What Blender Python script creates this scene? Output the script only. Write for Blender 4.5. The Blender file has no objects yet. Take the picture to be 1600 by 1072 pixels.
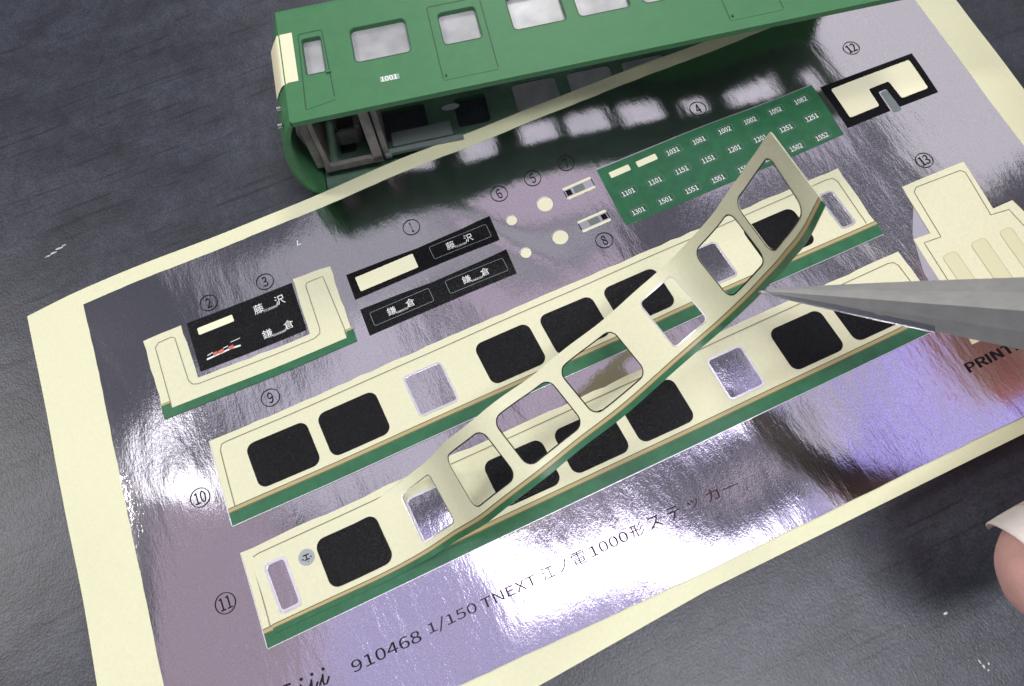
import bpy, bmesh, math, random
from mathutils import Vector, Matrix
from mathutils.geometry import delaunay_2d_cdt
random.seed(7)
C = bpy.context.scene.collection
scene = bpy.context.scene
R_ = math.radians
# ---------------------------------------------------------------- units: 1 unit = 1 cm
scene.unit_settings.system = 'METRIC'
scene.unit_settings.scale_length = 0.01

# ---------------------------------------------------------------- camera
cam = bpy.data.cameras.new('camera')
cam.sensor_width = 36.0
cam.lens = 36.0 * 1139.45 / 1600.0
cam.clip_start = 0.05
cam.clip_end = 500
co = bpy.data.objects.new('camera', cam)
C.objects.link(co)
ROT = Matrix(((0.9115638, 0.39566408, -0.11180955), (-0.40895483, 0.84439145, -0.34606218), (-0.04251335, 0.36118281, 0.93152541)))
co.matrix_world = Matrix.Translation((0, 0, 8.0214)) @ ROT.to_4x4()
cam.dof.use_dof = True
cam.dof.focus_distance = 8.1
cam.dof.aperture_fstop = 0.8
scene.camera = co

# ---------------------------------------------------------------- world and lamps
w = bpy.data.worlds.new('World')
scene.world = w
w.use_nodes = True
bg = w.node_tree.nodes['Background']
bg.inputs[0].default_value = (0.80, 0.84, 1.0, 1)
bg.inputs[1].default_value = 0.15

def lamp(name, loc, target, sx, sy, radiance, col, roll=0.0):
    l = bpy.data.lights.new(name, 'AREA')
    l.shape = 'RECTANGLE'
    l.size, l.size_y = sx, sy
    l.energy = radiance * math.pi * sx * sy
    l.color = col
    o = bpy.data.objects.new(name, l)
    C.objects.link(o)
    o.location = loc
    d = Vector(target) - Vector(loc)
    o.rotation_euler = (d.to_track_quat('-Z', 'Y').to_matrix() @ Matrix.Rotation(roll, 3, 'Z')).to_euler()
    return o
lamp('ceiling_lamp', (5.6, 4.6, 50), (5.6, 4.6, 0), 22, 6.0, 4.2, (0.93, 0.90, 1.0), R_(-7))
lamp('near_lamp', (8, -14, 50), (6, -1, 0), 22, 9, 26, (0.97, 0.97, 1.0))
lamp('desk_lamp', (-52, 34, 60), (2, 2, 0), 12, 12, 54, (1.0, 0.97, 0.93))
lamp('back_lamp', (27, 58, 46), (2, 2, 0), 13, 13, 45, (1.0, 0.97, 0.92))
lamp('left_fill', (-62, -4, 42), (0, 2, 0), 30, 26, 1.6, (0.95, 0.97, 1.0))  # added fill lamp off to the left, lifts the peeled strip
lamp('foil_tint_panel', (-7, 23, 53), (-7, 23, 0), 15, 15, 0.62, (0.92, 0.88, 1.0), R_(12))  # three unseen added panels, their tints and gaps vary the foil reflections
lamp('foil_tint_panel', (12, 21, 53.5), (12, 21, 0), 17, 19, 0.46, (1.0, 0.83, 0.98), R_(4))
lamp('foil_tint_panel', (31, 16, 53), (31, 16, 0), 13, 17, 0.52, (0.94, 0.88, 1.0), R_(15))
lamp('far_fill_panel', (16, 40, 54), (16, 40, 0), 60, 15, 0.34, (0.95, 0.95, 1.0), R_(5))  # unseen fill panel added for grey reflections along the foil's far side
lamp('violet_fill', (10, 1.5, 52), (10, 1.5, 0), 52, 14, 0.66, (0.68, 0.61, 1.0), R_(-4))  # added violet panel behind the lamp, gives the glare its violet skirt
lamp('warm_fill', (-24, 8, 54), (-10, 4, 0), 22, 18, 0.34, (1.0, 0.78, 0.90))  # added pinkish panel, lifts reflections at the lower left of the foil
lamp('right_fill', (56, 30, 50), (3, 2, 0), 30, 26, 0.62, (1.0, 0.98, 1.0))  # added soft panel, brightens reflections on the right of the foil
lamp('violet_strip_fill', (36, 3.5, 50), (36, 3, 0), 6, 17, 0.85, (0.42, 0.34, 1.0))  # added violet strip lamp, colours a band of the foil at the right
lamp('wall_lamp', (-21.5, 23, 50), (0, 2, 0), 8, 9, 2.4, (0.97, 0.96, 1.0))

scene.view_settings.view_transform = 'Standard'
scene.view_settings.look = 'None'
scene.view_settings.exposure = 0.0
scene.view_settings.gamma = 1.0
scene.render.engine = 'CYCLES'
scene.cycles.use_denoising = True
scene.cycles.max_bounces = 8

# ---------------------------------------------------------------- materials
def mat(name, col, rough=0.5, metal=0.0, spec=0.5, noise=None, bump=None, coat=0.0, vary=0.0):
    """noise = (scale, amount) varies the colour, bump = list of (scale xyz, strength, distance, detail)."""
    m = bpy.data.materials.new(name)
    m.use_nodes = True
    nt = m.node_tree
    b = nt.nodes['Principled BSDF']
    b.inputs['Base Color'].default_value = (*col, 1)
    b.inputs['Roughness'].default_value = rough
    b.inputs['Metallic'].default_value = metal
    b.inputs['Specular IOR Level'].default_value = spec
    if coat:
        b.inputs['Coat Weight'].default_value = coat
        b.inputs['Coat Roughness'].default_value = 0.15
    tc = nt.nodes.new('ShaderNodeTexCoord')
    if noise:
        n = nt.nodes.new('ShaderNodeTexNoise')
        n.inputs['Scale'].default_value = noise[0]
        n.inputs['Detail'].default_value = 6
        n.inputs['Roughness'].default_value = 0.65
        nt.links.new(tc.outputs['Object'], n.inputs['Vector'])
        mr = nt.nodes.new('ShaderNodeMapRange')
        mr.inputs['From Min'].default_value = 0.3
        mr.inputs['From Max'].default_value = 0.7
        mr.inputs['To Min'].default_value = 1 - noise[1]
        mr.inputs['To Max'].default_value = 1 + noise[1]
        nt.links.new(n.outputs['Fac'], mr.inputs['Value'])
        mx = nt.nodes.new('ShaderNodeVectorMath')
        mx.operation = 'SCALE'
        mx.inputs[0].default_value = col
        nt.links.new(mr.outputs['Result'], mx.inputs['Scale'])
        nt.links.new(mx.outputs['Vector'], b.inputs['Base Color'])
    prev = None
    for (sc, st, dist, det) in (bump or []):
        mp = nt.nodes.new('ShaderNodeMapping')
        mp.inputs['Scale'].default_value = sc
        nt.links.new(tc.outputs['Object'], mp.inputs['Vector'])
        n = nt.nodes.new('ShaderNodeTexNoise')
        n.inputs['Scale'].default_value = 1.0
        n.inputs['Detail'].default_value = det
        nt.links.new(mp.outputs['Vector'], n.inputs['Vector'])
        bp = nt.nodes.new('ShaderNodeBump')
        bp.inputs['Strength'].default_value = st
        bp.inputs['Distance'].default_value = dist
        nt.links.new(n.outputs['Fac'], bp.inputs['Height'])
        if prev:
            nt.links.new(prev.outputs['Normal'], bp.inputs['Normal'])
        nt.links.new(bp.outputs['Normal'], b.inputs['Normal'])
        prev = bp
    return m

M = {}
def work_mat():
    m = mat('mat_black_rubber', (0.029, 0.032, 0.045), 0.40, spec=0.62, noise=(44, 0.6),
            bump=[((52, 34, 40), 0.34, 0.010, 3), ((8, 90, 40), 0.25, 0.004, 2), ((1.3, 1.7, 1), 0.2, 0.05, 4)])
    nt = m.node_tree
    b = nt.nodes['Principled BSDF']
    prev = b.inputs['Base Color'].links[0].from_socket
    tc = nt.nodes['Texture Coordinate']
    def factor(scale, rot, lo, hi, a, z, detail=2):
        nonlocal prev
        mp = nt.nodes.new('ShaderNodeMapping')
        mp.inputs['Scale'].default_value = scale
        mp.inputs['Rotation'].default_value = (0, 0, R_(rot))
        n = nt.nodes.new('ShaderNodeTexNoise')
        n.inputs['Scale'].default_value = 1
        n.inputs['Detail'].default_value = detail
        nt.links.new(tc.outputs['Object'], mp.inputs['Vector'])
        nt.links.new(mp.outputs['Vector'], n.inputs['Vector'])
        mr = nt.nodes.new('ShaderNodeMapRange')
        for k, x in (('From Min', lo), ('From Max', hi), ('To Min', a), ('To Max', z)):
            mr.inputs[k].default_value = x
        nt.links.new(n.outputs['Fac'], mr.inputs['Value'])
        vm = nt.nodes.new('ShaderNodeVectorMath')
        vm.operation = 'SCALE'
        nt.links.new(prev, vm.inputs[0])
        nt.links.new(mr.outputs['Result'], vm.inputs['Scale'])
        prev = vm.outputs['Vector']
    factor((1.1, 1.6, 1), 20, 0.35, 0.65, 0.72, 1.25, 5)          # blotches
    factor((6, 5, 1), 0, 0.3, 0.7, 0.8, 1.2, 5)
    for rot, sc in ((18, (0.8, 13, 1)), (104, (0.9, 10, 1)), (60, (0.5, 9, 1)), (82, (0.6, 16, 1)), (-12, (0.7, 18, 1))):   # worn dark scratches
        factor(sc, rot, 0.26, 0.36, 0.45, 1.0, 3)
    nt.links.new(prev, b.inputs['Base Color'])
    return m
M['mat'] = work_mat()
M['backing'] = mat('cream_backing_paper', (0.70, 0.695, 0.47), 0.5, spec=0.35, noise=(24, 0.035), bump=[((70, 40, 60), 0.30, 0.005, 4), ((2.2, 1.6, 1), 0.25, 0.05, 3)])
M['foil'] = mat('silver_foil', (0.665, 0.63, 0.68), 0.09, 1.0, noise=(70, 0.14),
                bump=[((46, 20, 20), 0.15, 0.0042, 2), ((95, 60, 60), 0.20, 0.0022, 2), ((5.5, 1.5, 2), 0.22, 0.020, 4)])
M['cream'] = mat('cream_print', (0.67, 0.66, 0.46), 0.42, spec=0.45, noise=(26, 0.045), bump=[((60, 45, 45), 0.32, 0.005, 4), ((2.5, 2, 1), 0.2, 0.03, 3)])
M['cream_white'] = mat('ivory_print', (0.80, 0.78, 0.55), 0.45, spec=0.4)
M['green'] = mat('green_print', (0.025, 0.128, 0.056), 0.30, spec=0.5, noise=(7, 0.18), bump=[((50, 50, 50), 0.22, 0.005, 3)])
M['tan'] = mat('tan_print', (0.42, 0.35, 0.17), 0.4)
M['olive'] = mat('olive_print', (0.13, 0.10, 0.035), 0.45)
M['black'] = mat('black_print', (0.0035, 0.0035, 0.0045), 0.27, spec=0.17, noise=(42, 0.95), bump=[((75, 75, 75), 0.75, 0.007, 3)])
M['ink'] = mat('black_ink', (0.007, 0.006, 0.008), 0.5, spec=0.2)
M['thinink'] = mat('flare_tinted_ink', (0.050, 0.022, 0.034), 0.5, spec=0.15)  # lamp flare over the captions is put into this ink's tint
M['silverrim'] = mat('bare_silver_rim', (0.88, 0.87, 0.90), 0.30, 1.0, bump=[((40, 40, 40), 0.3, 0.006, 2)])
M['white'] = mat('white_print', (0.78, 0.80, 0.78), 0.45)
M['red'] = mat('red_print', (0.55, 0.13, 0.09), 0.45)
M['grey'] = mat('grey_print', (0.16, 0.19, 0.19), 0.4)
M['line'] = mat('cut_line_shadow', (0.20, 0.185, 0.115), 0.6)
M['faint'] = mat('faint_print_line', (0.50, 0.48, 0.30), 0.5)
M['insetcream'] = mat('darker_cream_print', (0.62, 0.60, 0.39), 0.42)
M['greyfilm'] = mat('grey_film', (0.50, 0.49, 0.56), 0.35, 0.6)
M['paint'] = mat('green_body_paint', (0.060, 0.185, 0.082), 0.5, spec=0.2, noise=(5, 0.06), bump=[((60, 60, 60), 0.06, 0.004, 2)])
M['paintdark'] = mat('dark_green_inside', (0.10, 0.17, 0.125), 0.4, spec=0.4, noise=(4, 0.25))
M['groove'] = mat('groove_shadow_green', (0.018, 0.060, 0.030), 0.6)
M['corner'] = mat('cream_body_paint', (0.78, 0.73, 0.50), 0.5)
M['plastic'] = mat('dark_grey_plastic', (0.20, 0.185, 0.175), 0.35, spec=0.5, noise=(6, 0.35))
M['chrome'] = mat('bright_metal', (0.75, 0.75, 0.76), 0.2, 1.0)
M['steel'] = mat('brushed_steel', (0.50, 0.49, 0.475), 0.36, 0.6, noise=(6, 0.10), bump=[((4, 60, 60), 0.15, 0.006, 3), ((30, 30, 30), 0.10, 0.004, 3)])
M['steeldark'] = mat('dark_steel', (0.20, 0.195, 0.19), 0.35, 1.0, bump=[((20, 20, 20), 0.15, 0.006, 3)])
M['lint'] = mat('white_lint', (0.75, 0.75, 0.74), 0.7)

def pane_mat():
    m = bpy.data.materials.new('hazed_clear_plastic')
    m.use_nodes = True
    nt = m.node_tree
    b = nt.nodes['Principled BSDF']
    b.inputs['Base Color'].default_value = (0.95, 0.95, 0.98, 1)  # pale base stands in for lamp reflection and haze on clear glazing
    b.inputs['Roughness'].default_value = 0.22
    tr = nt.nodes.new('ShaderNodeBsdfTranslucent')
    tr.inputs['Color'].default_value = (0.92, 0.92, 0.95, 1)
    tp = nt.nodes.new('ShaderNodeBsdfTransparent')
    tp.inputs['Color'].default_value = (0.9, 0.9, 0.92, 1)
    a = nt.nodes.new('ShaderNodeMixShader')
    a.inputs[0].default_value = 0.55
    nt.links.new(b.outputs[0], a.inputs[1])
    nt.links.new(tr.outputs[0], a.inputs[2])
    c = nt.nodes.new('ShaderNodeMixShader')
    n = nt.nodes.new('ShaderNodeTexNoise')
    n.inputs['Scale'].default_value = 2.2
    n.inputs['Detail'].default_value = 3
    tc = nt.nodes.new('ShaderNodeTexCoord')
    nt.links.new(tc.outputs['Object'], n.inputs['Vector'])
    mr = nt.nodes.new('ShaderNodeMapRange')
    mr.inputs['From Min'].default_value = 0.35
    mr.inputs['From Max'].default_value = 0.65
    mr.inputs['To Min'].default_value = 0.05
    mr.inputs['To Max'].default_value = 0.38
    nt.links.new(n.outputs['Fac'], mr.inputs['Value'])
    nt.links.new(mr.outputs['Result'], c.inputs[0])
    nt.links.new(a.outputs[0], c.inputs[1])
    nt.links.new(tp.outputs[0], c.inputs[2])
    nt.links.new(c.outputs[0], nt.nodes['Material Output'].inputs[0])
    return m
M['pane'] = pane_mat()

def skin_mat():
    m = mat('skin', (0.88, 0.50, 0.44), 0.48, spec=0.4, noise=(1.6, 0.10), bump=[((26, 26, 26), 0.30, 0.009, 4), ((9, 55, 55), 0.45, 0.010, 2), ((90, 90, 90), 0.3, 0.003, 2)])
    b = m.node_tree.nodes['Principled BSDF']
    b.inputs['Subsurface Weight'].default_value = 0.25
    b.inputs['Subsurface Radius'].default_value = (0.3, 0.12, 0.08)
    b.inputs['Subsurface Scale'].default_value = 0.5
    return m
M['skin'] = skin_mat()
M['nailtip'] = mat('white_nail_edge', (0.86, 0.78, 0.70), 0.5, spec=0.3)
M['nail'] = mat('pink_nail', (0.80, 0.52, 0.46), 0.38, spec=0.4)

# ---------------------------------------------------------------- object helpers
def empty(name, loc, label, cat, group=None):
    o = bpy.data.objects.new(name, None)
    C.objects.link(o)
    o.location = loc
    o.empty_display_size = 0.2
    o['label'], o['category'] = label, cat
    if group:
        o['group'] = group
    return o

def base_of(p):
    v = Vector((0, 0, 0))
    while p is not None:
        v += p.location
        p = p.parent
    return v

def build(name, verts, faces, m, parent=None, smooth=False, label=None):
    b0 = base_of(parent)
    me = bpy.data.meshes.new(name)
    me.from_pydata([tuple(Vector(v) - b0) for v in verts], [], faces)
    me.materials.append(m if not isinstance(m, str) else M[m])
    me.update()
    if smooth:
        for p in me.polygons:
            p.use_smooth = True
    o = bpy.data.objects.new(name, me)
    C.objects.link(o)
    o.parent = parent
    if label:
        o['label'] = label
    return o

class MB:
    def __init__(self):
        self.v, self.f = [], []
    def add(self, v, f):
        n = len(self.v)
        self.v += [tuple(x) for x in v]
        self.f += [tuple(i + n for i in q) for q in f]
    def box(self, o, ax, ay, az):
        o, ax, ay, az = map(Vector, (o, ax, ay, az))
        v = [o + ax * i + ay * j + az * k for k in (0, 1) for j in (0, 1) for i in (0, 1)]
        self.add(v, [(0, 2, 3, 1), (4, 5, 7, 6), (0, 1, 5, 4), (2, 6, 7, 3), (0, 4, 6, 2), (1, 3, 7, 5)])
    def make(self, name, m, parent=None, smooth=False, label=None):
        return build(name, self.v, self.f, m, parent, smooth, label)

# ---------------------------------------------------------------- the surface the sheet follows
def sstep(a, b, x):
    t = max(0.0, min(1.0, (x - a) / (b - a)))
    return t * t * (3 - 2 * t)

def h(u, v):
    z = 0.0
    edge = 5.93 - 0.2047 * (u + 0.38)               # bottom edge of the shell's far side, under the sheet
    z += 0.075 * sstep(-1.3, 0.15, v - edge) * sstep(-1.2, 1.0, u)
    z -= 0.10 * sstep(-3.6, -4.8, u) * sstep(-0.8, 2.5, v)                # left margin rests on the mat
    z += 0.055 * sstep(1.0, -0.5, v) * sstep(-2.0, 1.5, u)    # near edge curls up
    z += 0.020 * math.sin(1.5 * u + 0.9 * v + 0.6) * math.sin(1.1 * v - 0.35 * u + 0.4)
    z += 0.010 * math.sin(2.7 * u - 1.3 * v + 2.0) * math.cos(1.9 * v + 0.8 * u)
    z += 0.020 * sstep(4.8, 6.2, u) * math.sin(1.9 * (u - 4.8)) * sstep(2.8, 0.2, v)
    # a dent shaped so its slopes catch the lamp as a bright patch
    z += 0.018 * math.exp(-((u + 3.2) / 0.5) ** 2 - ((v - 2.95) / 0.45) ** 2)
    # crease near the small round stickers
    d = (u - 1.45) * 0.80 + (v - 4.35) * 0.60
    z += 0.012 * math.exp(-(d / 0.09) ** 2) * sstep(1.1, 0.2, abs((u - 1.45) * 0.6 - (v - 4.35) * 0.8))
    return z

def flat(dz):
    return lambda u, v, k=0.0: (u, v, h(u, v) + dz + k)

RIB = [
(-1.6, -1.6, 1.78, 0.0, -1.6, 1.24, 0.0),(-1.4, -1.405, 1.782, 0.0, -1.396, 1.242, 0.0),(-1.2, -1.208, 1.794, 0.004, -1.192, 1.249, 0.002),(-1.0, -1.008, 1.819, 0.029, -0.992, 1.261, 0.018),(-0.8, -0.819, 1.848, 0.087, -0.799, 1.275, 0.062),(-0.6, -0.651, 1.863, 0.183, -0.622, 1.287, 0.156),(-0.4, -0.505, 1.867, 0.311, -0.463, 1.292, 0.284),(-0.2, -0.378, 1.867, 0.463, -0.325, 1.283, 0.438),(0.0, -0.277, 1.861, 0.635, -0.217, 1.267, 0.615),(0.2, -0.187, 1.849, 0.817, -0.112, 1.258, 0.787),(0.4, -0.077, 1.836, 0.981, 0.013, 1.262, 0.941),(0.6, 0.053, 1.829, 1.126, 0.156, 1.272, 1.074),(0.8, 0.204, 1.84, 1.239, 0.316, 1.291, 1.173),(1.0, 0.378, 1.873, 1.303, 0.489, 1.321, 1.227),(1.2, 0.572, 1.915, 1.314, 0.672, 1.365, 1.233),(1.4, 0.764, 1.958, 1.293, 0.864, 1.418, 1.21),(1.6, 0.952, 2.012, 1.263, 1.06, 1.471, 1.177),(1.8, 1.14, 2.078, 1.223, 1.262, 1.524, 1.136),(2.0, 1.344, 2.145, 1.177, 1.468, 1.581, 1.091),(2.2, 1.558, 2.208, 1.131, 1.676, 1.645, 1.046),(2.4, 1.764, 2.273, 1.085, 1.878, 1.712, 1.001),(2.6, 1.96, 2.344, 1.044, 2.064, 1.776, 0.962),(2.8, 2.144, 2.413, 1.016, 2.245, 1.837, 0.937),(3.0, 2.331, 2.478, 1.001, 2.43, 1.894, 0.926),(3.2, 2.52, 2.53, 1.027, 2.621, 1.945, 0.956),(3.4, 2.692, 2.566, 1.114, 2.788, 1.977, 1.057),(3.6, 2.822, 2.585, 1.253, 2.905, 1.99, 1.216),(3.8, 2.92, 2.59, 1.427, 2.984, 1.992, 1.394),(4.0, 2.999, 2.586, 1.609, 3.049, 1.99, 1.581),(4.2, 3.059, 2.579, 1.798, 3.097, 1.987, 1.777),(4.4, 3.101, 2.575, 1.995, 3.141, 1.983, 1.97),(4.6, 3.143, 2.574, 2.192, 3.169, 1.975, 2.163),(4.8, 3.179, 2.565, 2.39, 3.172, 1.962, 2.356),(5.0, 3.186, 2.545, 2.592, 3.184, 1.951, 2.543),(5.2, 3.193, 2.521, 2.795, 3.19, 1.947, 2.728),(5.4, 3.176, 2.492, 2.996, 3.21, 1.968, 2.911),(5.6, 3.161, 2.457, 3.198, 3.25, 2.007, 3.094)]

def rib_point(s, t):
    if s <= RIB[0][0]:
        return Vector((s, t, 0.0))
    i = min(int((s - RIB[0][0]) / 0.2), len(RIB) - 2)
    f = (s - RIB[i][0]) / 0.2
    # Catmull-Rom along the strip
    g = lambda k, j: RIB[max(0, min(len(RIB) - 1, k))][j]
    def cr(j):
        a, b, c, d = g(i - 1, j), g(i, j), g(i + 1, j), g(i + 2, j)
        return b + 0.5 * f * (c - a + f * (2 * a - 5 * b + 4 * c - d + f * (3 * (b - c) + d - a)))
    A = Vector((cr(1), cr(2), cr(3)))
    B = Vector((cr(4), cr(5), cr(6)))
    return B + (A - B) * ((t - 1.24) / 0.54)

def ribbon(dz):
    def fn(s, t, k=0.0):
        p = rib_point(s, t)
        n = (rib_point(s + 0.05, t) - rib_point(s - 0.05, t)).cross(rib_point(s, t + 0.05) - rib_point(s, t - 0.05)).normalized()
        lift = 1 - sstep(0.05, 0.5, p.z)
        p.z += h(p.x, p.y) * lift + 0.014
        return tuple(p + n * (dz + k))
    return fn

# ---------------------------------------------------------------- 2-D outlines
def rrect(u0, v0, u1, v1, r, seg=5, skew=0.0):
    pts = []
    for cx, cy, a in ((u1 - r, v1 - r, 0), (u0 + r, v1 - r, 90), (u0 + r, v0 + r, 180), (u1 - r, v0 + r, 270)):
        for i in range(seg + 1):
            t = R_(a + 90 * i / seg)
            pts.append((cx + r * math.cos(t) + skew * (cy - v0), cy + r * math.sin(t)))
    return pts

def disc(u, v, r, n=24):
    return [(u + r * math.cos(2 * math.pi * i / n), v + r * math.sin(2 * math.pi * i / n)) for i in range(n)]

def round_poly(pts, r, seg=4):
    out, n = [], len(pts)
    for i in range(n):
        p, a, b = Vector(pts[i]), Vector(pts[i - 1]), Vector(pts[(i + 1) % n])
        rr = min(r, (a - p).length * 0.45, (b - p).length * 0.45)
        p0, p1 = p + (a - p).normalized() * rr, p + (b - p).normalized() * rr
        for k in range(seg + 1):
            t = k / seg
            out.append(tuple(p0 * (1 - t) ** 2 + p * 2 * t * (1 - t) + p1 * t * t))
    return out

def dense(pts, step, jit=0.0, closed=True):
    out, n = [], len(pts)
    for i in range(n if closed else n - 1):
        a, b = Vector(pts[i]), Vector(pts[(i + 1) % n])
        k = max(1, int((b - a).length / step))
        nn = Vector((-(b - a).y, (b - a).x)).normalized() if (b - a).length > 0 else Vector((0, 0))
        for j in range(k):
            p = a + (b - a) * (j / k)
            if jit and j:
                p += nn * random.uniform(-jit, jit)
            out.append((p.x, p.y))
    if not closed:
        out.append(tuple(pts[-1]))
    return out

def inside(p, poly):
    x, y = p
    c = False
    j = len(poly) - 1
    for i in range(len(poly)):
        xi, yi = poly[i]
        xj, yj = poly[j]
        if (yi > y) != (yj > y) and x < (xj - xi) * (y - yi) / (yj - yi) + xi:
            c = not c
        j = i
    return c

def piece(name, outline, m, parent, fn, holes=(), step=0.15, thick=0.004, label=None, jit=0.0, smooth=False):
    """A cut piece of film: outline and holes in sheet coordinates, laid on the surface fn, with cut edges of its own thickness."""
    outline = dense(outline, step, jit)
    holes = [dense(q, step, jit * 0.5) for q in holes]
    vs = [Vector(p) for p in outline]
    loops = [list(range(len(outline)))]
    for q in holes:
        loops.append(list(range(len(vs), len(vs) + len(q))))
        vs += [Vector(p) for p in q]
    us, ws = [p[0] for p in outline], [p[1] for p in outline]
    nx, ny = int((max(us) - min(us)) / step), int((max(ws) - min(ws)) / step)
    for i in range(1, nx + 1):
        for j in range(1, ny + 1):
            p = (min(us) + (max(us) - min(us)) * i / (nx + 1), min(ws) + (max(ws) - min(ws)) * j / (ny + 1))
            if inside(p, outline) and not any(inside(p, q) for q in holes):
                if min((Vector(p) - x).length for x in vs[:sum(map(len, loops))]) > step * 0.35:
                    vs.append(Vector(p))
    edges = [(l[i], l[(i + 1) % len(l)]) for l in loops for i in range(len(l))]
    v2, e2, f2, ov, oe, of = delaunay_2d_cdt(vs, edges, [], 0, 1e-6)
    keep = []
    for f in f2:
        c = (sum(v2[i].x for i in f) / len(f), sum(v2[i].y for i in f) / len(f))
        if inside(c, outline) and not any(inside(c, q) for q in holes):
            keep.append(f)
    f2 = keep
    V = [fn(p.x, p.y) for p in v2]
    F = []
    for f in f2:
        a, b, c = (v2[i] for i in f[:3])
        F.append(tuple(f) if (b - a).cross(c - a) > 0 else tuple(reversed(f)))
    if thick:
        cnt = {}
        for f in F:
            for i in range(len(f)):
                cnt[(f[i], f[(i + 1) % len(f)])] = 1
        low = {}
        for (a, b) in list(cnt):
            if (b, a) not in cnt:
                for i in (a, b):
                    if i not in low:
                        low[i] = len(V)
                        V.append(fn(v2[i].x, v2[i].y, -thick))
                        V.append(V[i])
                F.append((low[a] + 1, low[a], low[b], low[b] + 1))
    return build(name, V, F, m, parent, smooth, label)

def stroke_mesh(mb, pts, width, fn, step=0.06, closed=False):
    pts = dense(pts, step, 0, closed)
    n = len(pts)
    V = []
    for i in range(n):
        a = Vector(pts[i - 1]) if (i > 0 or closed) else Vector(pts[0])
        b = Vector(pts[(i + 1) % n]) if (i < n - 1 or closed) else Vector(pts[-1])
        d = (b - a).normalized()
        q = Vector((-d.y, d.x)) * width / 2
        p = Vector(pts[i])
        V += [fn(*(p + q)), fn(*(p - q))]
    F = [(2 * i, 2 * i + 1, (2 * i + 3) % (2 * n), (2 * i + 2) % (2 * n)) for i in range(n if closed else n - 1)]
    mb.add(V, F)

def line(name, strokes, width, m, parent, fn, label=None):
    mb = MB()
    for pts, closed in strokes:
        stroke_mesh(mb, pts, width, fn, closed=closed)
    return mb.make(name, m, parent, label=label)

def sans():
    try:
        import os
        return bpy.data.fonts.load(os.path.join(bpy.utils.system_resource('DATAFILES'), 'fonts', 'Noto Sans CJK Regular.woff2'))
    except Exception:
        return None
SANS = sans()
_tx = {}
def text_mesh(body, weight=0.0, shear=0.0):
    key = (body, weight, shear)
    if key not in _tx:
        c = bpy.data.curves.new('lettering', 'FONT')
        c.body = body
        c.size = 1.0
        if SANS:
            c.font = SANS
        c.offset = weight
        c.shear = shear
        c.resolution_u = 3
        c.fill_mode = 'FRONT'
        o = bpy.data.objects.new('lettering', c)
        C.objects.link(o)
        dg = bpy.context.evaluated_depsgraph_get()
        me = bpy.data.meshes.new_from_object(o.evaluated_get(dg))
        _tx[key] = ([tuple(v.co) for v in me.vertices], [tuple(p.vertices) for p in me.polygons])
        bpy.data.meshes.remove(me)
        bpy.data.objects.remove(o)
        bpy.data.curves.remove(c)
    return _tx[key]

def put_text(mb, body, u, v, size, fn, width=None, height=None, weight=0.0, shear=0.0, rot=0.0, centre=True):
    """Lettering fitted to a box: lower-left (or centre) at (u, v)."""
    vs, fs = text_mesh(body, weight, shear)
    if not vs:
        return
    x0, x1 = min(p[0] for p in vs), max(p[0] for p in vs)
    y0, y1 = min(p[1] for p in vs), max(p[1] for p in vs)
    sy = height / (y1 - y0) if height else size
    sx = width / (x1 - x0) if width else sy
    cr, sr = math.cos(rot), math.sin(rot)
    out = []
    for x, y, z in vs:
        a = (x - (x0 + x1) / 2 if centre else x - x0) * sx
        b = (y - (y0 + y1) / 2 if centre else y - y0) * sy
        out.append(fn(u + a * cr - b * sr, v + a * sr + b * cr))
    mb.add(out, fs)

def text(name, body, u, v, size, m, parent, fn, **k):
    label = k.pop('label', None)
    mb = MB()
    put_text(mb, body, u, v, size, fn, **k)
    return mb.make(name, m, parent, label=label)

# ---------------------------------------------------------------- the table mat
MATZ = -0.24
mb = MB()
N = 40
vs = []
for j in range(N + 1):
    for i in range(N + 1):
        x, y = -30 + 70 * i / N, -25 + 60 * j / N
        vs.append((x, y, MATZ))
mb.add(vs, [(j * (N + 1) + i, j * (N + 1) + i + 1, (j + 1) * (N + 1) + i + 1, (j + 1) * (N + 1) + i) for j in range(N) for i in range(N)])
o = mb.make('table_mat', 'mat')
o['kind'] = 'structure'
o['label'] = 'dark blue grey rubbery work mat with fine grain and scratches'

# ---------------------------------------------------------------- sticker sheet
sheet = empty('sticker_sheet', (2.0, 2.7, 0.0), 'large silver foil sticker sheet with cream border, numbered decals and printed text', 'sticker sheet')
OUT = [(-4.37, 5.91), (-4.40, 3.5), (-4.50, -0.62), (-2.0, -0.57), (1.64, -0.375), (5.6, -0.365), (8.35, -0.35), (8.52, 3.38), (8.62, 5.06), (8.68, 5.88), (5.44, 5.90), (2.28, 5.92), (-1.15, 5.94)]
piece('backing_paper', OUT, 'backing', sheet, flat(-0.006), step=0.2, thick=0.05, smooth=True)
FOIL = [(-3.64, 5.70), (-3.70, 3.4), (-3.82, -0.20), (-1.19, -0.15), (1.72, -0.205), (5.72, -0.205), (7.86, -0.19), (7.96, 2.6), (8.10, 5.33), (8.12, 5.68), (5.4, 5.70), (2.2, 5.71), (-1.2, 5.73)]
foil = piece('silver_foil', FOIL, 'foil', sheet, flat(0.004), step=0.12, thick=0.004, smooth=True, jit=0.004)

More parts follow.
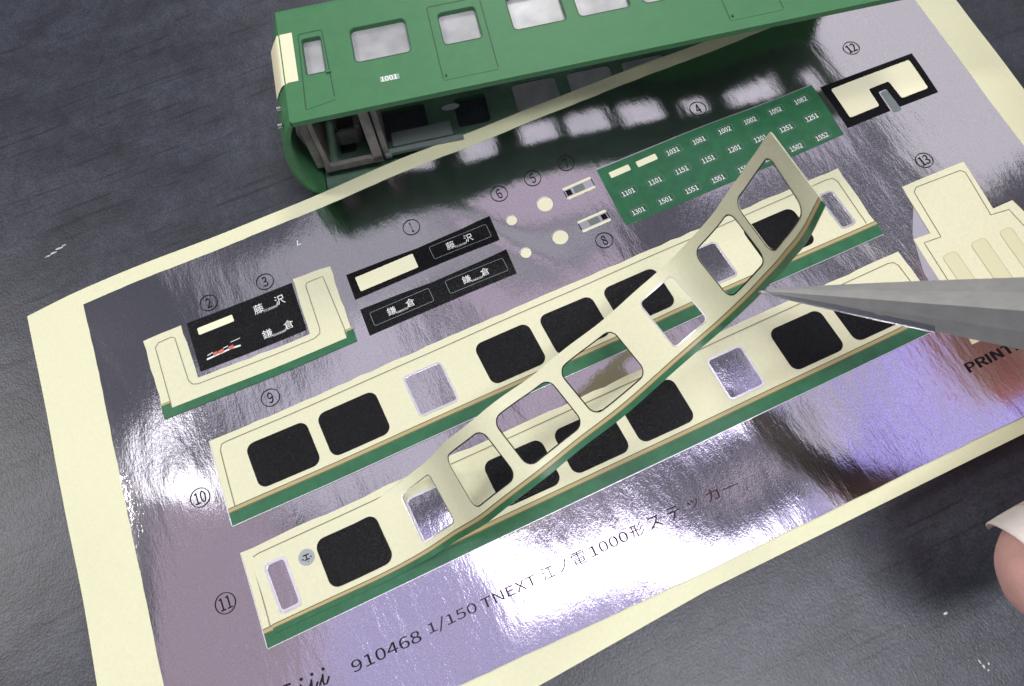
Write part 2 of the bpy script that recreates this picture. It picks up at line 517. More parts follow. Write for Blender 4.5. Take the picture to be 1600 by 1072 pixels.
# circled numbers
def circled(n, u, v):
    mb = MB()
    fn = flat(0.011)
    stroke_mesh(mb, disc(u, v, 0.107, 28), 0.009, fn, closed=True)
    s = str(n)
    put_text(mb, s, u, v, 0.2, fn, height=0.135, width=0.062 if len(s) == 1 and n != 1 else (0.03 if n == 1 else 0.125), weight=0.0)
    return mb.make('circled_number', 'ink', sheet)
for n, u, v in ((1, .45, 4.94), (2, -2.2, 5.04), (3, -1.48, 5.02), (4, 4.52, 4.92), (5, 2.13, 4.93), (6, 1.65, 4.91), (7, 2.61, 4.94), (8, 2.56, 3.74), (9, -1.87, 3.56), (10, -2.92, 2.76), (11, -2.98, 1.58), (12, 6.87, 4.91), (13, 6.72, 3.02)):
    circled(n, u, v)

# black and silver windows, reusable on any strip
def black_window(parent, u0, v0, u1, v1, fn0, r=0.10):
    w_ = piece('window', rrect(u0, v0, u1, v1, r, skew=-0.04), 'black', parent, fn0, step=0.12, thick=0.003)
    return w_

def silver_window(parent, u0, v0, u1, v1, dz, r=0.06, rim=0.024):
    o = rrect(u0, v0, u1, v1, r, skew=-0.04)
    i = rrect(u0 + rim, v0 + rim, u1 - rim, v1 - rim, max(0.02, r - rim), skew=-0.04)
    w_ = piece('silver_window', i, 'foil', parent, flat(dz), step=0.12, thick=0.002)
    r_ = piece('rim', o, 'silverrim', parent, flat(dz + 0.004), holes=[i], step=0.05, thick=0.006, jit=0.0015)
    return w_

def strip(y, slope, blacks, silvers, u0, u1, name, label=None):
    sk = lambda u: slope * (u - u0)
    body = [(u0, y), (u1 - 0.01, y + sk(u1)), (u1 + 0.01, y + 1.02 + sk(u1)), (u0 + 0.02, y + 1.02)]
    st = piece(name, body, 'cream', sheet, flat(0.0085), step=0.14, thick=0.004, jit=0.009, label=label)
    f2 = flat(0.0115)
    piece('green_band', [(u0 - 0.004, y - 0.015), (u1 - 0.01, y - 0.015 + sk(u1)), (u1 + 0.005, y + 0.125 + sk(u1)), (u0 + 0.002, y + 0.125)], 'green', st, f2, step=0.14, thick=0.004)
    piece('gold_stripe', [(u0 + 0.002, y + 0.137), (u1 + 0.005, y + 0.137 + sk(u1)), (u1 + 0.005, y + 0.172 + sk(u1)), (u0 + 0.002, y + 0.172)], 'tan', st, f2, step=0.14, thick=0.002)
    line('dark_stripe', [([(u0 + .002, y + .131), (u1, y + .131 + sk(u1))], False), ([(u0 + .002, y + .178), (u1, y + .178 + sk(u1))], False)], 0.010, 'olive', st, flat(0.0125))
    line('cut_line', [([(u0 + .09, y + .18), (u0 + .11, y + .86), (u0 + .14, y + .925), (u0 + .2, y + .935), (u1 - .2, y + .935 + sk(u1)), (u1 - .13, y + .92 + sk(u1)), (u1 - .10, y + .86 + sk(u1)), (u1 - .11, y + .2 + sk(u1))], False)], 0.011, 'line', st, flat(0.0125))
    line('cut_edge_highlight', [([(u0 + .0, y - .01), (u0 + .02, y + 1.02)], False), ([(u0, y - .02), (u1 - .01, y - .02 + sk(u1))], False)], 0.009, 'silverrim', st, flat(0.0128))  # bright strips painted in for light caught on the die-cut edges
    for a, b in blacks:
        black_window(st, a, y + .24 + sk(a), b, y + .79 + sk(b), flat(0.0115))
    for a, b in silvers:
        silver_window(st, a, y + .25 + sk(a), b, y + .79 + sk(b), 0.0115)
    return st

strip(2.325, 0.006, [(-2.28, -1.56), (-1.43, -0.71), (.55, 1.25), (1.39, 2.09), (2.24, 2.95), (4.17, 4.89)], [(-.36, .13), (3.31, 3.80), (5.26, 5.48)], -2.68, 5.69, 'side_strip')
r11 = strip(0.985, 0.009, [(-1.89, -1.19), (.09, .80), (.95, 1.65), (1.78, 2.47), (3.74, 4.43), (4.57, 5.28)], [(-2.47, -2.23), (-.84, -.35), (2.91, 3.37)], -2.70, 5.68, 'side_strip')

# front end sticker (2, 3): cream U with a black destination panel
f1, f2, f3 = flat(0.0085), flat(0.0115), flat(0.014)
fs = piece('end_sticker', [(-3.06, 3.84), (-.72, 3.79), (-.71, 4.02), (-.67, 4.87), (-1.15, 4.90), (-1.19, 4.12), (-2.58, 4.15), (-2.59, 4.89), (-3.07, 4.89)], 'cream', sheet, f1, step=0.12, jit=0.009)
piece('green_band', [(-3.07, 3.81), (-.70, 3.78), (-.69, 3.95), (-.80, 3.95), (-.80, 3.875), (-2.95, 3.915), (-2.95, 3.985), (-3.07, 3.985)], 'green', fs, f2, step=0.12)
line('gold_stripe', [([(-3.07, 4.0), (-2.95, 4.0)], False), ([(-.80, 3.967), (-.69, 3.967)], False)], 0.025, 'tan', fs, f2)
line('cut_line', [([(-2.955, 3.92), (-2.95, 4.74), (-2.90, 4.785), (-2.74, 4.79), (-2.70, 4.76), (-2.69, 4.16), (-2.66, 4.10), (-2.60, 4.075), (-1.16, 4.04), (-1.08, 4.07), (-1.06, 4.13), (-1.035, 4.74), (-1.01, 4.78), (-.80, 4.775), (-.785, 3.90)], False)], 0.010, 'line', fs, f2)
dp = piece('destination_panel', [(-2.53, 4.21), (-1.21, 4.19), (-1.18, 4.86), (-2.52, 4.885)], 'black', sheet, f1, step=0.12)
piece('blank_window', rrect(-2.42, 4.67, -1.98, 4.765, 0.012, 2), 'cream_white', dp, f2, step=0.12, thick=0.002)
def dest(parent, kind, u, v, wd, ht, fn, gap=True):
    mb = MB()
    put_text(mb, kind[0], u - wd * 0.34, v, 1, fn, width=wd * 0.30, height=ht)
    put_text(mb, kind[1], u + wd * 0.34, v + 0.004, 1, fn, width=wd * 0.30, height=ht)
    if len(kind) > 2:
        put_text(mb, kind[2], u + 0.0, v - ht * 0.46, 1, fn, width=wd * 0.42, height=ht * 0.26)
    return mb.make('lettering', 'white', parent)
FUJ, KAM = ('\u85e4', '\u6ca2', 'FUJISAWA'), ('\u938c', '\u5009', 'KAMAKURA')
dest(dp, FUJ, -1.525, 4.70, .40, .125, f2)
dest(dp, KAM, -1.525, 4.345, .40, .115, f2)
mb = MB()
stroke_mesh(mb, [(-2.42, 4.325), (-2.30, 4.335), (-2.1, 4.345), (-2.0, 4.335)], 0.022, f2)
stroke_mesh(mb, [(-2.10, 4.425), (-1.98, 4.43)], 0.008, f2)
stroke_mesh(mb, [(-2.40, 4.37), (-2.33, 4.385)], 0.010, f2)
stroke_mesh(mb, [(-2.20, 4.385), (-2.14, 4.39)], 0.010, f2)
mb.make('picture', 'white', dp)
mb = MB()
for a, b in ((-2.33, -2.28), (-2.14, -2.08), (-2.27, -2.20)):
    stroke_mesh(mb, [(a, 4.352), (b, 4.362)], 0.042, f3)
mb.make('picture', 'red', dp)

# destination strips (1)
def dstrip(y, left, right):
    o = [(-.54, y), (1.39, y + .005), (1.41, y + .37), (1.02, y + .345), (.62, y + .335), (.41, y + .33), (0, y + .355), (-.53, y + .37)]
    st = piece('destination_strip', o, 'black', sheet, f1, step=0.12)
    for cx, kind in ((-.055, left), (.93, right)):
        if kind is None:
            piece('blank_window', rrect(-.44, y + .075, .325, y + .285, .012, 2), 'cream_white', st, f2, step=0.12, thick=0.002)
            continue
        line('window_outline', [(rrect(cx - .385, y + .09, cx + .385, y + .275, .02, 2), True)], 0.007, 'grey', st, f2)
        dest(st, kind, cx - .01, y + .185, .36, .105, f3)
    return st
dstrip(4.30, None, FUJ)
dstrip(3.78, KAM, KAM)

# round lamp stickers (5, 6) and the two small window-frame stickers (7, 8)
for u, v, r in ((1.64, 4.50, .068), (1.61, 4.0, .068), (2.12, 4.53, .10), (2.09, 4.02, .10)):
    d = piece('round_sticker', disc(u, v, r, 28), 'cream_white', sheet, flat(0.010), step=0.1, thick=0.006, jit=0.003)
    line('rim', [([(u + (r + .004) * math.cos(a), v + (r + .004) * math.sin(a)) for a in [R_(40 + 10 * k) for k in range(13)]], False)], 0.016, 'silverrim', d, flat(0.0115))
def frame_sticker(u, v, flip):
    fr = [(u - .20, v - .085), (u + .20, v - .085), (u + .20, v + .085), (u - .20, v + .085)]
    inn = [(u - .185, v - .052), (u + .185, v - .052), (u + .185, v + .052), (u - .185, v + .052)]
    st = piece('small_frame_sticker', round_poly(fr, .02, 2), 'greyfilm', sheet, f1, step=0.1)
    for s in (-1, 1):
        line('white_bar', [([(u - .195, v + s * .070), (u + .195, v + s * .070)], False)], 0.034, 'cream_white', st, f2)
    x = -1 if flip else 1
    piece('dark_square', [(u - x * .14 - .035, v - .04), (u - x * .14 + .035, v - .04), (u - x * .14 + .035, v + .04), (u - x * .14 - .035, v + .04)], 'black', st, f2, step=0.1, thick=0.002)
    piece('grey_square', [(u - .07, v - .045), (u + .07, v - .045), (u + .07, v + .045), (u - .07, v + .045)], 'grey', st, f2, step=0.1, thick=0.002)
    line('side_line', [([(u - .195, v - .05), (u - .195, v + .05)], False), ([(u + .195, v - .05), (u + .195, v + .05)], False)], 0.012, 'ink', st, f2)
frame_sticker(2.605, 4.545, False)
frame_sticker(2.57, 4.04, True)

# number plate block (4)
gp = piece('number_block', [(2.90, 3.80), (6.03, 3.785), (6.06, 4.62), (2.92, 4.69)], 'green', sheet, f1, step=0.15)
line('lit_edge', [([(2.92, 4.686), (6.05, 4.616)], False)], 0.014, 'silverrim', gp, f2)  # bright strip standing in for light along the top edge
for a in (3.18, 3.56):
    piece('blank_plate', rrect(a - .14, 4.492 - (a - 3.18) * .03, a + .14, 4.578 - (a - 3.18) * .03, .01, 2), 'cream_white', gp, f2, step=0.12, thick=0.002)
rows = [(3.93, 4.50, ['1031', '1081', '1002', '1002', '1052', '1082'], .376, -.006),
        (3.15, 4.225, ['1101', '1101', '1151', '1151', '1201', '1201', '1251', '1251'], .379, -.006),
        (3.14, 3.93, ['1301', '1501', '1551', '1551', '1502', '1502', '1502', '1552'], .376, -.007)]
for u0, v0, names, du, dv in rows:
    for k, s in enumerate(names):
        u, v = u0 + du * k, v0 + dv * k
        pl = line('plate_outline', [(rrect(u - .115, v - .052, u + .115, v + .052, .02, 2), True)], 0.006, 'grey', gp, f2)
        text('lettering', s, u - .01, v - .005, 1, 'white', pl, f3, width=.170, height=.070, weight=0.006)

# end window sticker (12): black frame round cream
wf = piece('window_frame_sticker', [(6.12, 3.84), (6.735, 3.825), (6.75, 3.825), (6.765, 4.115), (6.775, 4.135), (6.875, 4.135), (6.89, 4.12), (6.895, 3.825), (7.48, 3.81), (7.52, 4.475), (6.14, 4.53)], 'black', sheet, f1, step=0.15)
piece('cream_centre', round_poly([(6.225, 3.955), (6.66, 3.945), (6.675, 4.225), (6.98, 4.22), (6.99, 3.925), (7.395, 3.915), (7.42, 4.40), (6.24, 4.44)], .03, 3), 'cream_white', wf, f2, step=0.15)
piece('grey_tab', round_poly([(6.775, 3.78), (6.90, 3.775), (6.885, 4.118), (6.785, 4.118)], .03, 3), 'grey', wf, flat(0.006), step=0.1)

# end wall sticker (13)
ew = piece('end_wall_sticker', [(5.72, .72), (7.55, .70), (7.45, 1.5), (7.34, 2.08), (7.05, 2.08), (7.14, 2.79), (6.255, 2.815), (6.175, 2.12), (5.95, 2.14), (5.88, 1.5)], 'cream', sheet, f1, step=0.15, jit=0.004)
line('cut_line', [([(5.95, 1.3), (6.03, 2.045), (6.255, 2.025), (6.34, 2.69), (6.40, 2.735), (7.02, 2.70), (7.06, 2.65), (6.97, 2.02), (7.22, 1.99), (7.27, 1.5)], False)], 0.011, 'line', ew, f2)
for a, b, t in ((6.05, 6.29, 1.80), (6.45, 6.71, 1.80), (6.86, 7.09, 1.79)):
    q = round_poly([(a, 1.05), (b - .05, 1.05), (b, t), (a + .05, t)], .06, 3)
    piece('inset_window', q, 'insetcream', ew, f2, step=0.15, thick=0.002)
    line('window_outline', [(q, True)], 0.006, 'faint', ew, f3)
piece('bare_film_patch', [(5.66, 1.0), (5.87, 1.0), (5.94, 2.12), (6.165, 2.10), (6.215, 2.52), (5.98, 2.2), (5.80, 1.75)], 'greyfilm', sheet, flat(0.0065), step=0.15, thick=0.001)

# printed captions
f4 = flat(0.011)
text('stock_number', '910468', -1.585, 0.445, 1, 'ink', sheet, f4, width=.75, height=.115)
text('caption', '1/150', -.845, .455, 1, 'thinink', sheet, f4, width=.54, height=.13)
text('caption', 'TNEXT', -.205, .455, 1, 'thinink', sheet, f4, width=.62, height=.10)
for ch, u, wd, ht in (('\u6c5f', .245, .14, .13), ('\u30ce', .42, .10, .11), ('\u96fb', .605, .15, .135), ('1000', .955, .44, .11), ('\u5f62', 1.29, .15, .135),
                      ('\u30b9', 1.50, .15, .125), ('\u30c6', 1.735, .15, .125), ('\u30c3', 1.97, .12, .09), ('\u30ab', 2.205, .15, .125)):
    text('caption', ch, u, .457, 1, 'thinink', sheet, f4, width=wd, height=ht)
line('caption', [([(2.33, .455), (2.51, .452)], False)], 0.010, 'thinink', sheet, f4)
text('caption', 'PRINTED IN JAPAN', 6.42, .505, 1, 'ink', sheet, f4, width=1.86, height=.115, weight=0.006)
mb = MB()
for k, (du, dh) in enumerate(((0, 1), (.115, 1), (.235, 1))):
    u, v = -2.50 + du, .455
    stroke_mesh(mb, [(u - .05, v - .035), (u, v + .03), (u + .012, v + .055), (u - .006, v - .01), (u - .004, v - .045), (u + .025, v - .045), (u + .065, v + .01)], 0.017, f4, step=0.02)
    mb.add([f4(*p) for p in disc(u + .03, v + .098, .016, 10)], [tuple(range(10))])
stroke_mesh(mb, [(-2.75, .55), (-2.66, .565), (-2.58, .56)], 0.02, f4, step=0.02)
stroke_mesh(mb, [(-2.66, .56), (-2.70, .45), (-2.74, .36)], 0.022, f4, step=0.02)
mb.make('script_logo', 'ink', sheet)
# a nick in the film
mb = MB()
stroke_mesh(mb, [(-.93, 5.40), (-.95, 5.33), (-.90, 5.335)], 0.012, flat(0.006), step=0.02)
mb.make('nick', 'white', sheet)

# ---------------------------------------------------------------- peeled strip of window frames
peel = empty('peeled_sticker', (-1.6, 1.5, 0.0), 'cream sticker strip with cut-out windows and green lower edge, curling up in tweezers', 'sticker')
HO = [(-2.47, -2.23), (-1.89, -1.19), (-.84, -.35), (.09, .80), (.95, 1.65), (1.78, 2.47), (2.91, 3.37), (3.73, 4.44), (4.56, 5.35)]
rb = ribbon(0.0)
holes = [rrect(a, 1.24 if b - a > .3 else 1.225, b, 1.78, 0.10 if b - a > .55 else .05, skew=-0.04) for a, b in HO]
fr = piece('frame', round_poly([(-2.585, 1.082), (5.55, 1.082), (5.55, 1.89), (-2.60, 1.90)], .03, 2), M['cream'], peel, rb, holes=holes, step=0.08, thick=0.007, smooth=True)
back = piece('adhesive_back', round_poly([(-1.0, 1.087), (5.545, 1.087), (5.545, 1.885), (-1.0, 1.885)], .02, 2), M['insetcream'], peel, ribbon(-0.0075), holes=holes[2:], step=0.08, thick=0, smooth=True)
piece('green_band', [(-2.585, 1.079), (5.55, 1.079), (5.55, 1.131), (-2.585, 1.131)], 'green', peel, ribbon(0.003), step=0.08, thick=0.009, smooth=True)
piece('gold_stripe', [(-2.585, 1.136), (5.55, 1.136), (5.55, 1.166), (-2.585, 1.166)], 'tan', peel, ribbon(0.003), step=0.08, thick=0.002, smooth=True)
line('dark_stripe', [([(-2.585, 1.132), (5.55, 1.132)], False), ([(-2.585, 1.170), (5.55, 1.170)], False)], 0.009, 'olive', peel, ribbon(0.0042))
# dark and bright cut edges round each opening
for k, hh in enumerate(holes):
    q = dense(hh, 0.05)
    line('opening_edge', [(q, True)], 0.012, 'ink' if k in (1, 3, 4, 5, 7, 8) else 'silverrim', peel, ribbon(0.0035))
em = piece('emblem', disc(-2.04, 1.665, .088, 28), 'grey', peel, ribbon(0.003), step=0.1, thick=0.002)
em.data.materials[0] = mat('emblem_grey', (0.33, 0.36, 0.37), 0.4)
mb = MB()
rf = ribbon(0.005)
for q in ([(-2.075, 1.69), (-2.005, 1.69)], [(-2.04, 1.69), (-2.04, 1.64)], [(-2.07, 1.64), (-2.01, 1.64)], [(-2.095, 1.66), (-2.075, 1.65)], [(-2.0, 1.66), (-1.985, 1.65)], [(-2.04, 1.615), (-2.03, 1.615)]):
    stroke_mesh(mb, q, 0.013, rf, step=0.03)
mb.make('lettering', 'ink', em)

# ---------------------------------------------------------------- the train shell
YAW = R_(-11.57)
D = Vector((math.cos(YAW), math.sin(YAW), 0))
NN = Vector((-D.y, D.x, 0))
ORG = Vector((-0.384, 5.962, 0.0))
ZT, ZB, LEN, HGT = 1.36, MATZ, 7.75, 1.74
def tp(x, n, z):
    return tuple(ORG + D * x + NN * n + Vector((0, 0, z)))
train = empty('train_shell', tp(3.8, 0.9, ZB), 'green unfinished train body shell lying on its side, open underside facing the sheet', 'model train')
bulge = lambda z: -0.26 * (1 - ((z - (ZT + ZB) / 2) / ((ZT - ZB) / 2)) ** 2) ** 0.75 if abs(z - (ZT + ZB) / 2) < (ZT - ZB) / 2 else 0.0
TH = 0.075
WIN = [(.27, .49, .635, 1.175, .03), (.85, 1.51, .67, 1.19, .06), (1.91, 2.36, .66, 1.15, .05), (2.75, 3.38, .665, 1.19, .06), (3.54, 4.16, .665, 1.19, .06), (4.33, 4.95, .665, 1.19, .06), (5.33, 5.78, .66, 1.15, .05), (6.18, 6.84, .67, 1.19, .06), (7.22, 7.44, .635, 1.175, .03)]
def side(zo, zi, name, label):
    ho = [rrect(a, c, b, d, r, 4) for a, b, c, d, r in WIN]
    up = zo > zi
    p = piece(name, round_poly([(0.0, 0.0), (LEN, 0.0), (LEN, HGT - .12), (0.0, HGT - .12)], .03, 2), 'paint', train,
              lambda x, n, k=0.0: tp(x, n, zo + (k if up else -k)), holes=ho, step=0.4, thick=TH, label=label)
    inner = piece('inner_wall', [(0.02, 0.0), (LEN - .02, 0.0), (LEN - .02, HGT - .12), (0.02, HGT - .12)], 'paintdark', p,
                  lambda x, n, k=0.0: tp(x, n, zi), holes=ho, step=0.4, thick=0)
    for k, q in enumerate(ho):
        if not up and k in (0, 1, 2):
            continue
        z = zi + (0.02 if up else -0.02)
        a, b, c, d, r = WIN[k]
        piece('window_pane', rrect(a - .04, c - .04, b + .04, d + .04, r, 3), 'pane', p, lambda x, n, kk=0.0: tp(x, n, z + kk), step=0.5, thick=0.02)
    return p
near = side(ZT, ZT - TH, 'side_panel', 'upper side panel with number 1001')
far = side(ZB, ZB + TH, 'side_panel', 'far side panel lying on the mat')
# roof: rounded shoulder between the two side panels
mb = MB()
prof = []
zc = (ZT + ZB) / 2
for a in range(0, 181, 12):
    t = R_(a)
    q = lambda c: math.copysign(abs(c) ** 0.42, c)
    prof.append((HGT - .13 + .16 * q(math.sin(t)), zc + q(math.cos(t)) * (ZT - ZB) / 2))
K = len(prof)
vs, fs = [], []
for x in (0.0, LEN / 3, LEN * 2 / 3, LEN):
    vs += [tp(x + (0.06 if x == 0 else 0) * 0 , n, z) for n, z in prof]
for j in range(3):
    for i in range(K - 1):
        fs.append((j * K + i, j * K + i + 1, (j + 1) * K + i + 1, (j + 1) * K + i))
mb.add(vs, fs)
mb.add([tp(x, n - .07, z * .93 + zc * .07) for x in (0.02, LEN - .02) for n, z in prof], [(i, K + i, K + i + 1, i + 1) for i in range(K - 1)])
mb.make('roof', 'paint', train, smooth=True)
# front and rear ends: bowed walls with a window opening in the upper half
def end(x0, sgn, name):
    mb = MB()
    zs = [ZB + (ZT - ZB) * k / 14 for k in range(15)]
    ns = [0.0, 0.25, 0.56, 0.62, 1.30, 1.36, HGT - .12, HGT - .02]
    grid = {}
    vs = []
    for t, off in ((0, 0.0), (1, 0.07)):
        for i, z in enumerate(zs):
            for j, n in enumerate(ns):
                lean = 0.0 if n < .56 else 0.05 * (n - .56)
                grid[(t, i, j)] = len(vs)
                zz = zc + (z - zc) * (1 - 0.10 * t)
                vs.append(tp(x0 + sgn * (bulge(zz) * (1 - .12 * t) * (1 if True else 0) + lean + off), n - (0.0 if j < 7 else 0.03 * t), zz))
    fs = []
    for t in (0, 1):
        for i in range(14):
            for j in range(7):
                if j == 3 and i in (2, 3, 4, 5, 8, 9, 10, 11):
                    continue
                q = (grid[(t, i, j)], grid[(t, i + 1, j)], grid[(t, i + 1, j + 1)], grid[(t, i, j + 1)])
                fs.append(q if t else tuple(reversed(q)))
    for i in range(14):
        fs.append((grid[(0, i, 0)], grid[(0, i + 1, 0)], grid[(1, i + 1, 0)], grid[(1, i, 0)]))
    mb.add(vs, fs)
    return mb.make(name, 'paint', train, smooth=True)
fe = end(0.0, 1, 'front_end')
# cream corner patch of the front window band
mb = MB()
vs, fs = [], []
seq = [(0.165, ZT + .004), (0.05, ZT + .004), (-0.02, ZT - .004), (-0.05, ZT - .03), (-.10, ZT - .10), (-.16, ZT - .2)]
for x, z in seq:
    vs += [tp(x, .555 + (0.02 if x > .04 else -.0), z), tp(x, 1.315 - (0.03 if x < -.03 else 0), z)]
mb.add(vs, [(2 * i, 2 * i + 1, 2 * i + 3, 2 * i + 2) for i in range(len(seq) - 1)])
mb.make('corner_patch', 'corner', train, label='cream painted front window corner')
# grooves, number plate, door detail on the upper side
tf = lambda dz: (lambda x, n, k=0.0: tp(x, n, ZT + dz + k))
fd = line('door', [(round_poly([(.20, .12), (.235, 1.265), (.52, 1.27), (.545, .22)], .03, 3)[3:-3], False)], 0.014, 'groove', train, tf(.002))
line('door_sill', [([(.20, .14), (.55, .20)], False)], 0.008, 'groove', train, tf(.0015))
mb = MB()
mb.box(tp(.49, .60, ZT), D * .06, NN * .02, Vector((0, 0, .02)))
mb.make('door_handle', 'paint', fd)
for x0 in (1.80, 5.215):
    line('door', [(round_poly([(x0, .14), (x0, 1.28), (x0 + .645, 1.28), (x0 + .645, .14)], .03, 3)[3:-3], False)], 0.013, 'groove', train, tf(.002))
    line('door_step', [([(x0, .15), (x0 + .645, .15)], False)], 0.006, 'groove', train, tf(.0015))
    mb = MB()
    mb.box(tp(x0 + .03, .20, ZT), D * .022, NN * .03, Vector((0, 0, .012)))
    mb.make('door_catch', 'groove', train)
for a, b, c, d, r in WIN:
    line('window_edge', [(rrect(a - .006, c - .006, b + .006, d + .006, r, 4), True)], 0.012, 'groove', near, tf(.002))
pl = piece('number_plate', rrect(1.09, .305, 1.315, .385, .01, 2), mat('plate_grey_green', (.22, .34, .26), .5), train, tf(.004), step=0.3, thick=0.004)
text('lettering', '1001', 1.195, .345, 1, 'white', pl, tf(.006), width=.19, height=.072, weight=0.008)
# tail lamp and lower skirt fittings at the front
for n, z in ((.38, ZT - .16), (.10, ZT - .12)):
    mb = MB()
    c = Vector(tp(-0.115, n, z))
    ring = [c + NN * .03 * math.cos(2 * math.pi * k / 12) + Vector((0, 0, .03 * math.sin(2 * math.pi * k / 12))) for k in range(12)]
    mb.add(ring + [p - D * .05 for p in ring], [tuple(12 + k for k in range(12))] + [(k, (k + 1) % 12, 12 + (k + 1) % 12, 12 + k) for k in range(12)])
    mb.make('headlight', 'chrome', train)
# cab interior moulding seen through the open underside
cabf = MB()
def cb(x0, n0, z0, x1, n1, z1):
    cabf.box(tp(x0, n0, z0), D * (x1 - x0), NN * (n1 - n0), Vector((0, 0, z1 - z0)))
cb(-.02, .30, .08, .08, 1.25, 1.24)
cb(.10, .24, .08, .16, 1.2, 1.20)
cb(.72, .24, .05, .84, 1.2, 1.22)
cb(.86, .30, .05, .93, 1.1, 1.20)
cb(.08, .24, .03, .84, .30, .14)
cb(.30, .62, .03, .64, .66, .30)
cb(.30, .90, .03, .64, .94, .30)
cb(.30, .62, .03, .34, .94, .30)
cb(.57, .62, .03, .64, .94, .36)
cb(.52, .94, .04, .62, 1.22, .40)
cabf.make('cab_moulding', 'plastic', train)
mb = MB()
mb.box(tp(.93, .28, .05), D * 1.0, NN * .07, Vector((0, 0, .05)))
mb.box(tp(1.0, .40, .04), D * .80, NN * .22, Vector((0, 0, .03)))
mb.box(tp(.88, .24, .06), D * .08, NN * .05, Vector((0, 0, .05)))
mb.box(tp(.86, 1.14, .02), D * .03, NN * -.45, Vector((0, 0, .06)))
mb.make('clear_glazing_rail', 'grey', train)
mb = MB()
c = Vector(tp(1.86, 1.02, ZB + TH + .006))
n_ = 20
ring = [c + D * .125 * math.cos(2 * math.pi * k / n_) * (1) + NN * .05 * math.sin(2 * math.pi * k / n_) for k in range(n_)]
mb.add(ring + [p + Vector((0, 0, .012)) for p in ring], [tuple(range(n_, 2 * n_))] + [(k, (k + 1) % n_, n_ + (k + 1) % n_, n_ + k) for k in range(n_)])
mb.make('moulding_mark', mat('pale_plastic', (.5, .52, .52), .4), train)

# ---------------------------------------------------------------- tweezers
tw = empty('tweezers', (3.06, 1.83, 1.75), 'pointed steel tweezers reaching in from the right, tip holding the peeled strip', 'tweezers')
def blade(rows, name, m, flip=False):
    """rows: list of cross sections, each a list of points from the upper edge over the ridge to the lower edge."""
    n = len(rows[0])
    vs = [p for r in rows for p in r]
    fs = []
    for j in range(len(rows) - 1):
        for i in range(n):
            a, b = j * n + i, j * n + (i + 1) % n
            fs.append((a, b, b + n, a + n))
    fs.append(tuple(range(n)))
    fs.append(tuple(reversed([(len(rows) - 1) * n + i for i in range(n)])))
    return build(name, vs, fs, m, tw)
tip = Vector((3.06, 1.83, 1.75))
ut, lt, rg = Vector((4.69, 0.80, 2.50)), Vector((4.285, 0.286, 2.50)), Vector((4.25, 0.53, 2.80))
def sect(f, wide=1.0):
    a = tip + (ut - tip) * f
    b = tip + (lt - tip) * f
    r = tip + (rg - tip) * f
    mid = (a + b) / 2
    g = f ** 0.85 / f if f > 0 else 1
    a, b = mid + (a - mid) * g, mid + (b - mid) * g
    und = mid - Vector((0, 0, .06 + .05 * f))
    b2 = b - Vector((0, 0, .03)) - (a - b).normalized() * (-.02)
    return [tuple(x) for x in (a, a * .5 + r * .5 + Vector((0, 0, .02 * f)), r, r * .45 + b * .55 + Vector((0, 0, .02 * f)), b, b2, und)]
blade([sect(f) for f in (0.004, .06, .15, .3, .5, .75, 1.0, 1.5, 2.2, 3.2)], 'blade', 'steel')
up = (ut - lt).normalized()
def sect2(f):
    a = tip + (ut - tip) * f + up * (.012 * f) - Vector((0, 0, .035 + .03 * f))
    b = a - up * .5 * f
    return [tuple(x) for x in (a, b, b - Vector((0, 0, .02 + .05 * f)), a - Vector((0, 0, .02 + .04 * f)))]
blade([sect2(f) for f in (0.12, .3, .6, 1.0, 1.6, 3.2)], 'blade', 'steeldark')
# ground bevel along the lower edge of the front blade
def rimsect(f):
    q = sect(f)
    b, r = Vector(q[4]), Vector(q[2])
    d = (r - b).normalized()
    z = Vector((0, 0, .006))
    return [tuple(x) for x in (b + z + d * .055 * min(1, f * 3), b + z - d * .006, b - d * .006 - z * 3)]
blade([rimsect(f) for f in (0.01, .06, .15, .3, .45, .62, .7)], 'ground_edge', 'silverrim')

# ---------------------------------------------------------------- hand holding the tweezers (only one fingertip is in view)
hand = empty('hand', (8.0, -0.5, 4.0), 'pink fingertip with long pale nail poking in at the right edge', 'hand')
tubes = [
 [((17.5, -3.5, 6.5), 1.9), ((14.8, -1.2, 6.2), 1.8), ((13.2, .6, 6.0), 1.75), ((12.0, 1.6, 5.8), 1.3)],
 [((13, -.8, 5.6), 1.5), ((12.4, 1.0, 5.9), 1.4)],
 [((11.9, 2.6, 6.2), .95), ((11.0, 3.4, 5.6), .80), ((9.7, 2.2, 5.2), .68), ((8.7, .9, 4.95), .52)],
 [((13.0, -.6, 4.9), 1.1), ((11.4, -.9, 4.6), .92), ((10.0, -1.2, 4.5), .78), ((8.9, -1.1, 4.6), .60)],
 [((11.8, 1.8, 5.9), .95), ((10.6, 2.0, 4.6), .78), ((9.6, .6, 4.1), .66), ((8.9, -.3, 4.0), .52)],
 [((11.8, .8, 5.5), .92), ((10.3, .9, 4.0), .74), ((9.2, -.1, 3.2), .62), ((8.4, -.9, 2.8), .50)],
 [((11.9, -.3, 5.0), .90), ((10.0, -.4, 3.8), .80), ((8.2, -.75, 2.6), .75), ((6.6, -1.13, 1.82), .71), ((5.4, -1.31, 1.54), .67), ((4.75, -1.39, 1.43), .645), ((4.27, -1.43, 1.37), .60)]]
bm = bmesh.new()
for tb in tubes:
    for k in range(len(tb) - 1):
        (a, ra), (b, rb_) = tb[k], tb[k + 1]
        a, b = Vector(a), Vector(b)
        st = max(3, int((b - a).length / (min(ra, rb_) * .22)))
        for i in range(st + 1):
            t = i / st
            bmesh.ops.create_icosphere(bm, subdivisions=2, radius=ra + (rb_ - ra) * t, matrix=Matrix.Translation(a + (b - a) * t))
me = bpy.data.meshes.new('skin')
bm.to_mesh(me)
bm.free()
tmp = bpy.data.objects.new('skin', me)
C.objects.link(tmp)
